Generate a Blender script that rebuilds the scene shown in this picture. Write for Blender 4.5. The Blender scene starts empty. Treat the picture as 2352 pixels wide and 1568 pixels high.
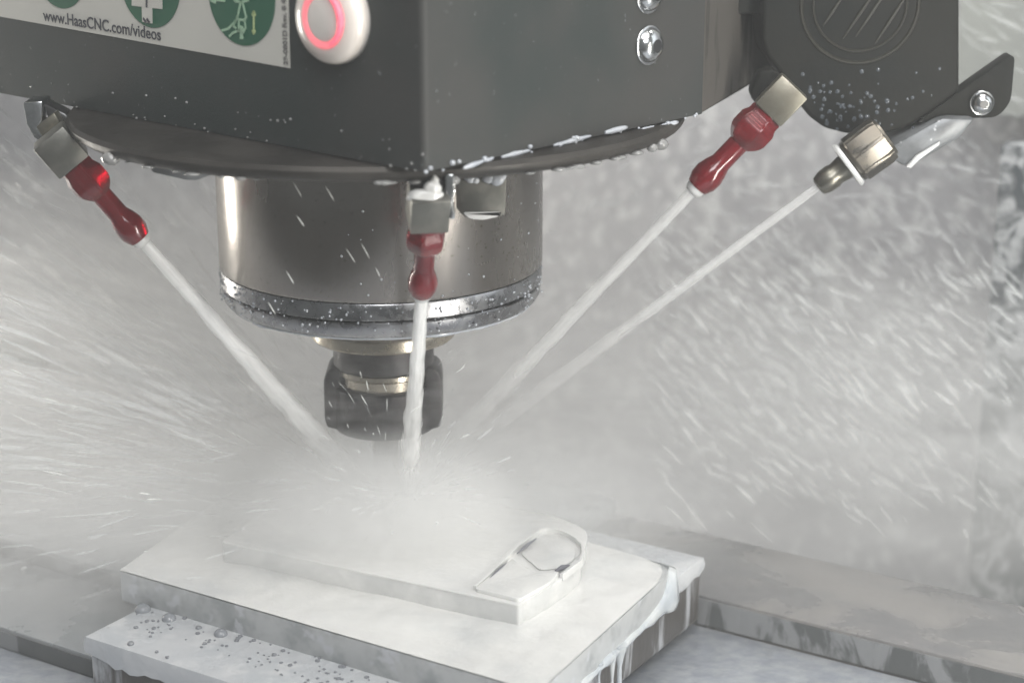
import bpy, bmesh, math, random
from mathutils import Vector, Matrix, noise
R = math.radians
sc = bpy.context.scene
COL = sc.collection
random.seed(7)

# ------------------------------------------------------------------ camera
F = 4400.0                      # focal length in units of a 2352 px wide frame
PITCH = R(17)
CAM = Vector((0.060955, -0.867611, 0.240444))
fw = Vector((0, math.cos(PITCH), -math.sin(PITCH)))
up = Vector((0, math.sin(PITCH), math.cos(PITCH)))
cd = bpy.data.cameras.new('camera'); cam = bpy.data.objects.new('camera', cd); COL.objects.link(cam)
cam.location = CAM; cam.rotation_euler = (R(90) - PITCH, 0, 0)
cd.sensor_width = 36; cd.lens = 36 * F / 2352; cd.clip_start = 0.01; cd.clip_end = 50
cd.dof.use_dof = True; cd.dof.focus_distance = 0.84; cd.dof.aperture_fstop = 7
sc.camera = cam

# ------------------------------------------------------------------ world, lamps, exposure
w = bpy.data.worlds.new('World'); sc.world = w; w.use_nodes = True
w.node_tree.nodes['Background'].inputs[0].default_value = (0.80, 0.86, 0.88, 1)
w.node_tree.nodes['Background'].inputs[1].default_value = 0.12

def area(name, loc, target, sx, sy, power, color):
    l = bpy.data.lights.new(name, 'AREA'); l.shape = 'RECTANGLE'; l.size = sx; l.size_y = sy
    l.energy = power; l.color = color
    o = bpy.data.objects.new(name, l); COL.objects.link(o); o.location = loc
    o.rotation_euler = (Vector(target) - Vector(loc)).to_track_quat('-Z', 'Y').to_euler()
    return o
area('top_work_light', (0.10, -0.55, 1.15), (0.0, 0.05, -0.1), 0.9, 0.6, 10.5, (1.0, 0.985, 0.965))
area('rear_fill_light', (0.05, 0.12, 0.72), (0.12, 0.62, 0.12), 0.9, 0.12, 5.5, (1.0, 0.99, 0.96))  # unseen fill added behind the head to brighten the upper back wall
area('front_fill_light', (0.25, -1.25, 0.85), (0.0, 0.1, -0.08), 0.7, 0.4, 10.5, (0.98, 0.985, 1.0))  # unseen fill added behind the camera to brighten spray and jets
area('left_strip_light', (-0.55, 0.32, -0.12), (0, 0, -0.03), 0.12, 0.42, 4.2, (1.0, 0.95, 0.86))
area('right_strip_light', (0.52, -0.50, -0.05), (0, 0, -0.03), 0.07, 0.55, 4.6, (1.0, 0.97, 0.90))
area('right_soft_light', (1.0, -0.1, 0.5), (0, 0.1, 0.0), 0.7, 0.8, 2.8, (0.92, 0.97, 1.0))
sc.view_settings.view_transform = 'Standard'; sc.view_settings.look = 'None'
sc.view_settings.exposure = 0.0; sc.view_settings.gamma = 1
cy = sc.cycles
cy.use_denoising = True
cy.max_bounces = 10; cy.transparent_max_bounces = 48; cy.volume_bounces = 6; cy.use_adaptive_sampling = True; cy.adaptive_threshold = .04
cy.volume_step_rate = 1.0; cy.volume_max_steps = 128
cy.caustics_reflective = False; cy.caustics_refractive = False

# ------------------------------------------------------------------ places: sight lines cut with real planes
def ray(x, y):
    return fw + Vector((1, 0, 0)) * ((x - 1176) / F) + up * ((784 - y) / F)
def Z(x, y, z):
    d = ray(x, y); return CAM + d * ((z - CAM.z) / d.z)
def Y(x, y, yy):
    d = ray(x, y); return CAM + d * ((yy - CAM.y) / d.y)
def onplane(x, y, p, n):
    d = ray(x, y); return CAM + d * ((p - CAM).dot(n) / d.dot(n))

ANG = R(-32)
MX = Vector((math.cos(ANG), math.sin(ANG), 0)); MY = Vector((-math.sin(ANG), math.cos(ANG), 0))
def M(u, v, z): return MX * u + MY * v + Vector((0, 0, z))

# ------------------------------------------------------------------ materials
def mat(name, c1, c2=None, rough=0.5, rough2=None, metal=0.0, scale=20, stretch=(1, 1, 1), bump=0.0, bscale=None,
        lo=0.35, hi=0.65, detail=6, coat=0.0, alpha=1.0, sss=0.0, emit=None, estr=0.0, trans=0.0, ior=1.45, spec=0.5,
        speck=None, aniso=0.0, dist=0.0):
    m = bpy.data.materials.new(name); m.use_nodes = True; nt = m.node_tree; N = nt.nodes; L = nt.links
    b = N['Principled BSDF']
    b.inputs['Base Color'].default_value = (*c1, 1); b.inputs['Roughness'].default_value = rough
    b.inputs['Metallic'].default_value = metal; b.inputs['Coat Weight'].default_value = coat
    b.inputs['Coat Roughness'].default_value = 0.08
    b.inputs['Alpha'].default_value = alpha; b.inputs['IOR'].default_value = ior
    b.inputs['Transmission Weight'].default_value = trans; b.inputs['Specular IOR Level'].default_value = spec
    b.inputs['Anisotropic'].default_value = aniso
    if sss: b.inputs['Subsurface Weight'].default_value = sss; b.inputs['Subsurface Radius'].default_value = (.006, .006, .006); b.inputs['Subsurface Scale'].default_value = 1
    if emit: b.inputs['Emission Color'].default_value = (*emit, 1); b.inputs['Emission Strength'].default_value = estr
    tc = N.new('ShaderNodeTexCoord'); mp = N.new('ShaderNodeMapping'); mp.inputs['Scale'].default_value = stretch
    L.new(tc.outputs['Object'], mp.inputs['Vector'])
    nz = N.new('ShaderNodeTexNoise'); nz.inputs['Scale'].default_value = scale; nz.inputs['Detail'].default_value = detail
    nz.inputs['Roughness'].default_value = 0.6; nz.inputs['Distortion'].default_value = dist
    L.new(mp.outputs[0], nz.inputs['Vector'])
    rp = N.new('ShaderNodeMapRange'); rp.inputs['From Min'].default_value = lo; rp.inputs['From Max'].default_value = hi
    rp.interpolation_type = 'SMOOTHSTEP'
    L.new(nz.outputs['Fac'], rp.inputs['Value'])
    colout = None
    if c2:
        mx = N.new('ShaderNodeMix'); mx.data_type = 'RGBA'
        mx.inputs['A'].default_value = (*c1, 1); mx.inputs['B'].default_value = (*c2, 1)
        L.new(rp.outputs[0], mx.inputs['Factor']); colout = mx.outputs['Result']
    if speck:      # fine scattered spots of another colour: (colour, scale, threshold)
        vz = N.new('ShaderNodeTexNoise'); vz.inputs['Scale'].default_value = speck[1]; vz.inputs['Detail'].default_value = 3
        L.new(tc.outputs['Object'], vz.inputs['Vector'])
        r2 = N.new('ShaderNodeMapRange'); r2.inputs['From Min'].default_value = speck[2]; r2.inputs['From Max'].default_value = speck[2] + 0.06
        L.new(vz.outputs['Fac'], r2.inputs['Value'])
        m2 = N.new('ShaderNodeMix'); m2.data_type = 'RGBA'; m2.inputs['A'].default_value = (*c1, 1); m2.inputs['B'].default_value = (*speck[0], 1)
        if colout: L.new(colout, m2.inputs['A'])
        L.new(r2.outputs[0], m2.inputs['Factor']); colout = m2.outputs['Result']
    if colout: L.new(colout, b.inputs['Base Color'])
    if rough2 is not None:
        rr = N.new('ShaderNodeMapRange'); rr.inputs['To Min'].default_value = rough; rr.inputs['To Max'].default_value = rough2
        L.new(rp.outputs[0], rr.inputs['Value']); L.new(rr.outputs[0], b.inputs['Roughness'])
    if bump:
        bn = N.new('ShaderNodeTexNoise'); bn.inputs['Scale'].default_value = bscale or scale * 3; bn.inputs['Detail'].default_value = 5
        L.new(mp.outputs[0], bn.inputs['Vector'])
        bp = N.new('ShaderNodeBump'); bp.inputs['Strength'].default_value = 1.0; bp.inputs['Distance'].default_value = bump
        L.new(bn.outputs['Fac'], bp.inputs['Height']); L.new(bp.outputs[0], b.inputs['Normal'])
    return m

PAINT = mat('charcoal_paint', (.026, .034, .033), (.046, .045, .043), .42, .58, scale=7, bump=.00008, bscale=900, coat=0, spec=.35,
            speck=((.16, .17, .18), 420, .70))
PAINT_SIDE = mat('brown_grey_panel', (.085, .078, .070), (.045, .042, .038), .5, .65, scale=60, stretch=(1, 1, .25), bump=.0002, lo=.5, hi=.62)
CAST = mat('casting_metal', (.030, .027, .024), (.052, .047, .042), .42, .58, metal=.35, scale=25, bump=.0003, bscale=120)
STEEL = mat('ground_steel', (.32, .295, .27), (.24, .222, .205), .18, .30, metal=1, scale=14, stretch=(1, 1, .35), bump=.00003, bscale=700,
            speck=((.16, .145, .12), 520, .64))
RING = mat('wet_ring_steel', (.27, .27, .28), (.36, .36, .37), .22, .36, metal=1, scale=140, bump=.00007, bscale=500, speck=((.6, .61, .63), 330, .70))
GROOVE = mat('dark_groove', (.05, .048, .05), rough=.5, metal=.4)
DARKSTEEL = mat('dark_tool_steel', (.05, .048, .05), (.075, .07, .07), .38, .48, metal=.85, scale=60, bump=.0001, bscale=500)
BRASSY = mat('bright_tool_steel', (.50, .45, .37), (.40, .36, .30), .22, .32, metal=1, scale=60)
FIT = mat('nickel_fitting', (.15, .15, .135), (.20, .195, .175), .38, .48, metal=.75, scale=90, bump=.00005, bscale=800)
FITGOLD = mat('nickel_fitting_warm', (.26, .24, .195), (.20, .19, .155), .34, .45, metal=.8, scale=120)
RED = mat('red_plastic', (.30, .003, .012), (.20, .002, .008), .15, .22, scale=80, coat=.5, trans=.55, ior=1.49, sss=.15)
RED.node_tree.nodes['Principled BSDF'].inputs['Subsurface Radius'].default_value = (.004, .0006, .0006)
BLACK = mat('black_plastic', (.012, .014, .014), (.018, .018, .016), .48, .6, scale=18, spec=.10, bump=.0001, bscale=300)
BLACKLINE = mat('black_plastic_relief', (.026, .025, .020), rough=.42, spec=.3)
HOSE = mat('grey_bracket', (.15, .155, .16), (.24, .25, .26), .3, .5, scale=60, metal=.3, speck=((.6, .61, .63), 180, .66))
CHROME = mat('screw_zinc', (.62, .63, .63), (.50, .51, .52), .16, .26, metal=1, scale=200)
SOCKET = mat('screw_socket_dark', (.12, .12, .12), rough=.3, metal=.9)
STICKER = mat('sticker_white', (.60, .59, .54), (.56, .55, .505), .4, scale=12, spec=.4)
GREEN = mat('sticker_green', (.012, .095, .050), (.016, .110, .058), .4, scale=10, spec=.4)
INK = mat('sticker_ink', (.035, .038, .050), rough=.5)
PALE = mat('sticker_pale_green', (.34, .52, .36), rough=.5)
BUTTON = mat('button_white', (.80, .74, .68), rough=.28, sss=.3, coat=.4)
LIT = mat('button_lit_ring', (.85, .35, .36), rough=.4, emit=(1.0, .10, .16), estr=.55)
LITSTRONG = mat('button_lit_arc', (.9, .2, .25), rough=.4, emit=(1.0, .07, .13), estr=1.1)
MILK = mat('milky_coolant', (.72, .715, .69), (.64, .65, .65), .22, .35, scale=28, coat=.5, sss=.3, bump=.0006, bscale=60)
BLUEMILK = mat('bluish_coolant', (.38, .405, .45), (.47, .49, .52), .16, .26, scale=90, coat=.8, sss=.2, bump=.0006, bscale=150)
PLATE = mat('coolant_covered_aluminium', (.67, .668, .65), (.50, .515, .52), .10, .22, scale=20, coat=.6, bump=.0012, bscale=55, lo=.45, hi=.82, sss=.15)
PLATESIDE = mat('wet_aluminium_side', (.50, .51, .51), (.34, .355, .36), .28, .4, metal=.25, scale=55, bump=.0004, bscale=120, lo=.42, hi=.66,
                speck=((.54, .55, .57), 90, .60))
JAWTOP = mat('jaw_top_milk', (.49, .50, .515), (.44, .46, .48), .2, .32, scale=40, coat=.5, bump=.0006, bscale=120, speck=((.54, .55, .56), 50, .56))
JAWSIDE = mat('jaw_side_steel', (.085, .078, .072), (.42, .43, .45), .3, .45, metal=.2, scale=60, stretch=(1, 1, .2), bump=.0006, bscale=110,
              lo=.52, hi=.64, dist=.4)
TABLE = mat('wet_table_metal', (.33, .345, .355), (.43, .44, .445), .22, .34, metal=.3, scale=18, bump=.0008, bscale=50)
TABLEWARM = mat('wet_table_metal_warm', (.21, .208, .21), (.30, .288, .278), .22, .36, metal=.2, scale=15, bump=.0010, bscale=45, lo=.38, hi=.62, dist=.8, detail=8)
SLOT = mat('table_slot_face', (.11, .115, .115), (.25, .255, .26), .3, .45, scale=42, stretch=(1, 1, .35), bump=.0006, metal=.2, lo=.50, hi=.58, dist=.5)
WALL = mat('enclosure_wall_wet', (.30, .298, .315), (.385, .382, .395), .36, .55, scale=24, stretch=(1, 1, .6), bump=.0016, bscale=55, lo=.25, hi=.75, dist=1.2, detail=10,
           speck=((.50, .505, .51), 95, .55))
BUBBLY = mat('foam_flecked_panel', (.07, .078, .085), (.36, .37, .38), .3, .45, scale=62, stretch=(1, 1, .8), bump=.0012, bscale=60, lo=.42, hi=.60, dist=1.2)
PILLAR = mat('pillar_grey', (.36, .375, .355), (.31, .32, .31), .45, scale=10)

def jet_mat(name, alpha, power=1.0):
    """Milky coolant that thins out along local +Z as the stream breaks up (Object coordinates 0..1 = metres)."""
    m = bpy.data.materials.new(name); m.use_nodes = True; N = m.node_tree.nodes; L = m.node_tree.links
    b = N['Principled BSDF']; b.inputs['Base Color'].default_value = (.97, .97, .95, 1); b.inputs['Roughness'].default_value = .35
    b.inputs['Subsurface Weight'].default_value = .4; b.inputs['Subsurface Radius'].default_value = (.01, .01, .01)
    b.inputs['Subsurface Scale'].default_value = 1
    tc = N.new('ShaderNodeTexCoord'); sp = N.new('ShaderNodeSeparateXYZ'); L.new(tc.outputs['Object'], sp.inputs[0])
    mr = N.new('ShaderNodeMapRange'); mr.interpolation_type = 'SMOOTHSTEP'
    mr.inputs['From Min'].default_value = .03; mr.inputs['From Max'].default_value = power
    mr.inputs['To Min'].default_value = alpha[0]; mr.inputs['To Max'].default_value = alpha[1]
    L.new(sp.outputs['Z'], mr.inputs['Value'])
    lw = N.new('ShaderNodeLayerWeight'); lw.inputs['Blend'].default_value = .35     # thinner liquid towards the sides of the round stream
    s = N.new('ShaderNodeMapRange'); s.inputs['From Min'].default_value = .30; s.inputs['From Max'].default_value = .92
    s.inputs['To Min'].default_value = 1; s.inputs['To Max'].default_value = .0
    L.new(lw.outputs['Facing'], s.inputs['Value'])
    mp = N.new('ShaderNodeMapping'); mp.inputs['Scale'].default_value = (260, 260, 22); L.new(tc.outputs['Object'], mp.inputs[0])
    nz = N.new('ShaderNodeTexNoise'); nz.inputs['Scale'].default_value = 1; nz.inputs['Detail'].default_value = 3; L.new(mp.outputs[0], nz.inputs['Vector'])
    nr = N.new('ShaderNodeMapRange'); nr.inputs['From Min'].default_value = .3; nr.inputs['From Max'].default_value = .7
    nr.inputs['To Min'].default_value = .5; nr.inputs['To Max'].default_value = 1.0; L.new(nz.outputs['Fac'], nr.inputs['Value'])
    a1 = N.new('ShaderNodeMath'); a1.operation = 'MULTIPLY'; L.new(mr.outputs[0], a1.inputs[0]); L.new(s.outputs[0], a1.inputs[1])
    a2 = N.new('ShaderNodeMath'); a2.operation = 'MULTIPLY'; L.new(a1.outputs[0], a2.inputs[0]); L.new(nr.outputs[0], a2.inputs[1])
    L.new(a2.outputs[0], b.inputs['Alpha'])
    return m

# ------------------------------------------------------------------ mesh helpers
def link(name, bm, m, parent=None, smooth=True, angle=35):
    me = bpy.data.meshes.new(name)
    bmesh.ops.recalc_face_normals(bm, faces=bm.faces)
    bm.to_mesh(me); bm.free()
    if smooth:
        me.polygons.foreach_set('use_smooth', [True] * len(me.polygons)); me.set_sharp_from_angle(angle=R(angle))
    me.materials.append(m)
    o = bpy.data.objects.new(name, me); COL.objects.link(o)
    if parent:
        o.parent = parent; o.matrix_parent_inverse = parent.matrix_world.inverted() if False else Matrix.Translation(-world(parent))
    return o
LOC = {}
def world(o):
    # parts are built in world coordinates, so only a top-level thing has an offset of its own
    return Vector((0, 0, 0)) if o.parent else o.location.copy()
def thing(name, label, cat, loc=(0, 0, 0), group=None):
    o = bpy.data.objects.new(name, None); COL.objects.link(o); o.location = loc; o.empty_display_size = .01
    o['label'] = label; o['category'] = cat
    if group: o['group'] = group
    return o
def tag(o, label, cat, group=None):
    o['label'] = label; o['category'] = cat
    if group: o['group'] = group
    return o
def frame_from(p, d, hint=Vector((0, 0, 1))):
    """matrix whose local Z runs along d from p"""
    z = d.normalized(); x = hint.cross(z)
    if x.length < 1e-4: x = Vector((1, 0, 0))
    x.normalize(); y = z.cross(x)
    return Matrix(((x.x, y.x, z.x, p.x), (x.y, y.y, z.y, p.y), (x.z, y.z, z.z, p.z), (0, 0, 0, 1)))
def lathe(bm, prof, n=48, mtx=Matrix(), cap=True, wob=None):
    rings = []
    for r, z in prof:
        rings.append([bm.verts.new(mtx @ Vector((r * math.cos(2 * math.pi * k / n), r * math.sin(2 * math.pi * k / n), z))) for k in range(n)])
    for a, b in zip(rings, rings[1:]):
        for k in range(n): bm.faces.new((a[k], a[(k + 1) % n], b[(k + 1) % n], b[k]))
    if cap:
        bm.faces.new(rings[0]); bm.faces.new(rings[-1])
    return bm
def prism(bm, pts, d, bevel=0.0, seg=2):
    """closed polygon pts swept by vector d"""
    a = [bm.verts.new(p) for p in pts]; b = [bm.verts.new(p + d) for p in pts]
    n = len(pts); fs = [bm.faces.new(a), bm.faces.new(b[::-1])]
    for k in range(n): fs.append(bm.faces.new((a[k], b[k], b[(k + 1) % n], a[(k + 1) % n])))
    if bevel:
        es = list({e for f in fs for e in f.edges})
        bmesh.ops.recalc_face_normals(bm, faces=fs)
        bmesh.ops.bevel(bm, geom=es, offset=bevel, segments=seg, profile=.5, affect='EDGES', clamp_overlap=True)
    return bm
def box(bm, mtx, sx, sy, sz, bevel=0.0):
    """box centred in x,y with its base at local z=0"""
    pts = [mtx @ Vector((x * sx / 2, y * sy / 2, 0)) for x, y in ((-1, -1), (1, -1), (1, 1), (-1, 1))]
    return prism(bm, pts, (mtx.to_3x3() @ Vector((0, 0, sz))), bevel)
def tube(bm, pts, rad, n=10):
    rings = []
    for i, p in enumerate(pts):
        d = (pts[min(i + 1, len(pts) - 1)] - pts[max(i - 1, 0)])
        m_ = frame_from(p, d, Vector((0.13, -.3, .95)))
        r = rad[i] if hasattr(rad, '__len__') else rad
        rings.append([bm.verts.new(m_ @ Vector((r * math.cos(2 * math.pi * k / n), r * math.sin(2 * math.pi * k / n), 0))) for k in range(n)])
    for a, b in zip(rings, rings[1:]):
        for k in range(n): bm.faces.new((a[k], a[(k + 1) % n], b[(k + 1) % n], b[k]))
    bm.faces.new(rings[0]); bm.faces.new(rings[-1]); return bm
def blob(bm, c, r, sc3=(1, 1, 1), mtx=None, sub=2, rough=0.0):
    g = bmesh.ops.create_icosphere(bm, subdivisions=sub, radius=1.0)
    rot = mtx.to_3x3() if mtx else Matrix.Identity(3)
    for v in g['verts']:
        k = 1 + (rough * noise.noise(v.co * 1.7 + c * 90) if rough else 0)
        v.co = c + rot @ Vector((v.co.x * r * sc3[0] * k, v.co.y * r * sc3[1] * k, v.co.z * r * sc3[2] * k))

# ================================================================== THE MACHINE ROOM (setting)
def setting(name, bm, m, kind='structure', **k):
    o = link(name, bm, m, **k); o['kind'] = kind; return o
bm = bmesh.new(); prism(bm, [M(-1.1, -.30, -.37), M(.9, -.30, -.37), M(.9, .60, -.37), M(-1.1, .60, -.37)], Vector((0, 0, .01)))
setting('floor', bm, TABLE)
bm = bmesh.new(); prism(bm, [M(-1.1, -1.0, -.37), M(.9, -1.0, -.37), M(.9, -.301, -.37), M(-1.1, -.301, -.37)], Vector((0, 0, .008)))
setting('unseen_tray_floor', bm, mat('unseen_tray_dark', (.05, .05, .05), (.09, .088, .085), .4, .6, scale=12))  # out of view, added dark so the steel barrel reflects less light
WV = .58
bm = bmesh.new(); prism(bm, [M(-1.1, WV, -.36), M(1.0, WV, -.36), M(1.0, WV + .02, -.36), M(-1.1, WV + .02, -.36)], Vector((0, 0, 1.9)))
setting('back_wall', bm, WALL)
bm = bmesh.new(); prism(bm, [M(-1.1, -.9, -.36), M(-1.08, -.9, -.36), M(-1.08, WV - .002, -.36), M(-1.1, WV - .002, -.36)], Vector((0, 0, 1.9)))
setting('side_wall', bm, WALL)

# machine table: levels that run along the machine's X direction
def plat(name, pts, z0, z1, m, parent=None, bevel=.0015):
    bm = bmesh.new(); prism(bm, [Vector((p.x, p.y, z0)) for p in pts], Vector((0, 0, z1 - z0)), bevel)
    return link(name, bm, m, parent)
tb = thing('machine_table', 'wet grey milling machine table of stepped slots under the vise, running left to right', 'machine table', M(0, 0, -.21))
plat('front_level', [M(-.5, -.30, 0), M(.6, -.30, 0), M(.6, -.1355, 0), M(-.5, -.1355, 0)], -.21, -.160, BLUEMILK, tb)
plat('middle_level', [M(-.5, -.135, 0), M(-.02, -.135, 0), M(-.02, -.0735, 0), M(-.5, -.0735, 0)], -.21, -.150, TABLE, tb)
plat('rear_level', [M(-.5, -.073, 0), M(.05, -.073, 0), M(.05, .1421, 0), M(-.5, .1421, 0)], -.21, -.1415, TABLE, tb)
plat('slot_face', [M(-.499, -.1363, 0), M(-.062, -.1363, 0), M(-.062, -.1358, 0), M(-.499, -.1358, 0)], -.1598, -.1515, SLOT, tb, 0)
plat('slot_face', [M(-.499, -.0743, 0), M(-.04, -.0743, 0), M(-.04, -.0737, 0), M(-.499, -.0737, 0)], -.1498, -.143, SLOT, tb, 0)
plat('trough', [M(.10, -.134, 0), M(.6, -.134, 0), M(.6, .069, 0), M(.10, .069, 0)], -.21, -.165, BLUEMILK, tb)
plat('right_rear_level', [M(.0505, .0705, 0), M(.6, .0705, 0), M(.6, .142, 0), M(.0505, .142, 0)], -.21, -.150, TABLEWARM, tb)
plat('slot_face', [M(.135, .0695, 0), M(.6, .0695, 0), M(.6, .0702, 0), M(.135, .0702, 0)], -.1648, -.1515, SLOT, tb, 0)

# right side: foam flecked upright panel and light grey pillar behind the black unit
def wallpt(x, y, v=WV): return onplane(x, y, MY * v, -MY)
p1 = wallpt(2252, 900, .36)
u1 = p1.dot(MX)
bm = bmesh.new(); prism(bm, [M(u1, .36, -.36), M(u1 + .5, .36, -.36), M(u1 + .5, .38, -.36), M(u1, .38, -.36)], Vector((0, 0, Y(2252, 330, p1.y).z + .36)), .003)
tag(link('side_panel', bm, BUBBLY), 'dark upright panel flecked with white foam along the right edge of the picture', 'panel')
p2 = wallpt(2195, 100, .50); u2 = p2.dot(MX)
bm = bmesh.new(); prism(bm, [M(u2, .50, 0), M(u2 + .3, .50, 0), M(u2 + .3, .55, 0), M(u2, .55, 0)], Vector((0, 0, 1.2)), .003)
for v in bm.verts: v.co.z += Y(2195, 255, p2.y).z
tag(link('wall_pillar', bm, PILLAR), 'plain light grey pillar at the top right corner behind the black unit', 'pillar')

# ================================================================== VISE AND WORKPIECE
JT = -.127
vise = thing('milling_vise', 'steel vise smeared with bluish white coolant, clamped under the white plate', 'vise', M(.04, -.05, -.165))
Fp = Z(198, 1464, JT); BR = Z(1614, 1283, JT)
uF, vF = Fp.dot(MX), Fp.dot(MY); uB, vB = BR.dot(MX), BR.dot(MY)
F3 = Fp + MX * (uB - uF) + (Vector((0, 0, 0)))
pts = [Fp, Vector((F3.x, F3.y, JT)), BR, Vector((*(MX * (uF + .004) + MY * vB).xy, JT))]
bm = bmesh.new(); prism(bm, [Vector((p.x, p.y, -.160)) for p in pts], Vector((0, 0, .0318)), .004, 3)
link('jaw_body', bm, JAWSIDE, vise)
# milky film lying over the jaw top, with a wavy lip that runs over the edges
bm = bmesh.new()
def edgepts(a, b, n): return [a.lerp(b, k / n) for k in range(n)]
cen = sum(pts, Vector()) / 4
def ring4(off, z, wav=0.0, n=44, seed=0.0):
    out = []
    for i in range(4):
        for p in edgepts(pts[i], pts[(i + 1) % 4], n):
            d = (p - cen); d.z = 0
            q = p + d.normalized() * off
            zz = z - wav * (.5 + .5 * noise.noise(Vector((p.x * 28 + seed, p.y * 28, 3.1)))) ** 1.6 - wav * .5 * max(0, noise.noise(Vector((p.x * 260, p.y * 260 + seed, 8))))
            out.append(Vector((q.x, q.y, zz)))
    return out
r0 = ring4(-.006, JT + .0014); r1 = ring4(.0004, JT + .0006); r2 = ring4(.0014, JT - .0025, .001); r3 = ring4(.0009, JT - .004, .008)
rs = [[bm.verts.new(p) for p in r] for r in (r0, r1, r2, r3)]
for a, b in zip(rs, rs[1:]):
    for k in range(len(a)): bm.faces.new((a[k], a[(k + 1) % len(a)], b[(k + 1) % len(a)], b[k]))
bm.faces.new(rs[0])
link('coolant_film', bm, JAWTOP, vise, angle=60)

ZP = -.112
wp = thing('workpiece', 'flat aluminium plate with milled raised shapes, flooded white with coolant on the vise', 'workpiece', M(.04, -.05, ZP - .014))
A, B, Cc, D = Z(275, 1310, ZP), Z(1236, 1590, ZP), Z(1552, 1303, ZP), Z(650, 1046, ZP)
def rounded(poly, rad, seg=5):
    out = []
    n = len(poly)
    for i in range(n):
        p0, p, p2_ = poly[i - 1], poly[i], poly[(i + 1) % n]
        r = rad[i] if hasattr(rad, '__len__') else rad
        if r <= 0: out.append(p); continue
        a = p + (p0 - p).normalized() * r; b = p + (p2_ - p).normalized() * r
        for k in range(seg + 1):
            t = k / seg; out.append(a * (1 - t) ** 2 + p * 2 * t * (1 - t) + b * t ** 2)
    return out
poly = rounded([A, B, Cc, D], [.0005, .001, .011, .001])
bm = bmesh.new(); prism(bm, [p - Vector((0, 0, .0145)) for p in poly], Vector((0, 0, .0142)), .0009)
link('plate_body', bm, PLATESIDE, wp)
# coolant sheet on the plate: gently rippled, spills over the right end
bm = bmesh.new()
NU, NV = 70, 46
grid = []
for i in range(NU + 1):
    row = []
    for j in range(NV + 1):
        u, v = i / NU, j / NV
        p = (A * (1 - u) + B * u) * (1 - v) + (D * (1 - u) + Cc * u) * v
        h = .0007 + .0011 * noise.noise(p * 45) + .0005 * noise.noise(p * 140)
        e = min(u, 1 - u, v, 1 - v)
        h *= min(1, e * 14)
        # round off the far right corner
        cr = max(0, (u - .93) / .07) * max(0, (v - .86) / .14)
        p = p + ((A + D) * .5 - (B + Cc) * .5).normalized() * .006 * cr
        row.append(bm.verts.new(p + Vector((0, 0, max(h, -.0001) + .0004 - .001 * cr))))
    grid.append(row)
for i in range(NU):
    for j in range(NV): bm.faces.new((grid[i][j], grid[i + 1][j], grid[i + 1][j + 1], grid[i][j + 1]))
link('coolant_film', bm, PLATE, wp, angle=80)
# raised island and boss
IH = .011
isl = [Z(512, 1292, ZP), Z(1194, 1441, ZP), Z(1342, 1312, ZP), Z(1352, 1262, ZP), Z(1262, 1228, ZP), Z(735, 1128, ZP)]
ISL = mat('greyer_aluminium', (.52, .525, .52), (.62, .62, .61), .16, .28, scale=50, coat=.4, bump=.0006, bscale=90)  # island and boss bodies, greyer than the film on top
poly = rounded(isl, [.0015, .002, .010, .012, .004, .003])
def inset(pl, d):
    c = sum(pl, Vector()) / len(pl); return [p + (c - p).normalized() * d for p in pl]
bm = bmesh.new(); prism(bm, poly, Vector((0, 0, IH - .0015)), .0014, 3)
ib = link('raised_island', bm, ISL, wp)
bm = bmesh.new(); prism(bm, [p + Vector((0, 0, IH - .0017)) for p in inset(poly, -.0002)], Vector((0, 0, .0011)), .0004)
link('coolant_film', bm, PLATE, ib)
zb = ZP + IH + .0012
boss = [Z(1086, 1352, zb), Z(1192, 1378, zb), Z(1268, 1335, zb), Z(1335, 1285, zb), Z(1338, 1246, zb), Z(1300, 1222, zb), Z(1243, 1214, zb), Z(1165, 1277, zb)]
poly = rounded(boss, .0035)
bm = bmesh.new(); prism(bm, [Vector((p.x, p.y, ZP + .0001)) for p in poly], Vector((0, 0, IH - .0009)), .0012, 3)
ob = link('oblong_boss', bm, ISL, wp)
fr = rounded([Z(x, y, zb) for x, y in ((1090, 1350), (1192, 1375), (1262, 1336), (1286, 1312), (1262, 1309), (1232, 1316), (1205, 1302), (1176, 1281))], .0018)
bm = bmesh.new(); prism(bm, [p - Vector((0, 0, .0022)) for p in fr], Vector((0, 0, .0022)), .0008, 3)
link('front_land', bm, PLATE, ob)
bk = rounded([Z(x, y, zb - .0009) for x, y in ((1195, 1268), (1246, 1226), (1296, 1230), (1324, 1250), (1320, 1282), (1290, 1302), (1240, 1308))], .003)
bm = bmesh.new(); prism(bm, [p - Vector((0, 0, .0006)) for p in bk], Vector((0, 0, .0006)), .0003)
link('pocket_floor', bm, PLATE, ob)
def rim_wall(seq, wdt, h, m=PLATE):
    bm = bmesh.new(); L3 = [Z(x, y, zb) for x, y in seq]; n = len(L3); sec = []
    for k, p in enumerate(L3):
        t = (L3[min(k + 1, n - 1)] - L3[max(k - 1, 0)]).normalized(); q = t.cross(Vector((0, 0, 1))) * wdt / 2
        kk = 1 + .5 * noise.noise(p * 200)
        sec.append([bm.verts.new(p - q - Vector((0, 0, .003))), bm.verts.new(p - q * .8 + Vector((0, 0, h * kk))), bm.verts.new(p + q * .8 + Vector((0, 0, h * kk))), bm.verts.new(p + q - Vector((0, 0, .003)))])
    for a_, b_ in zip(sec, sec[1:]):
        for j in range(3): bm.faces.new((a_[j], a_[j + 1], b_[j + 1], b_[j]))
    bm.faces.new(sec[0]); bm.faces.new(sec[-1]); return bm
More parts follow.
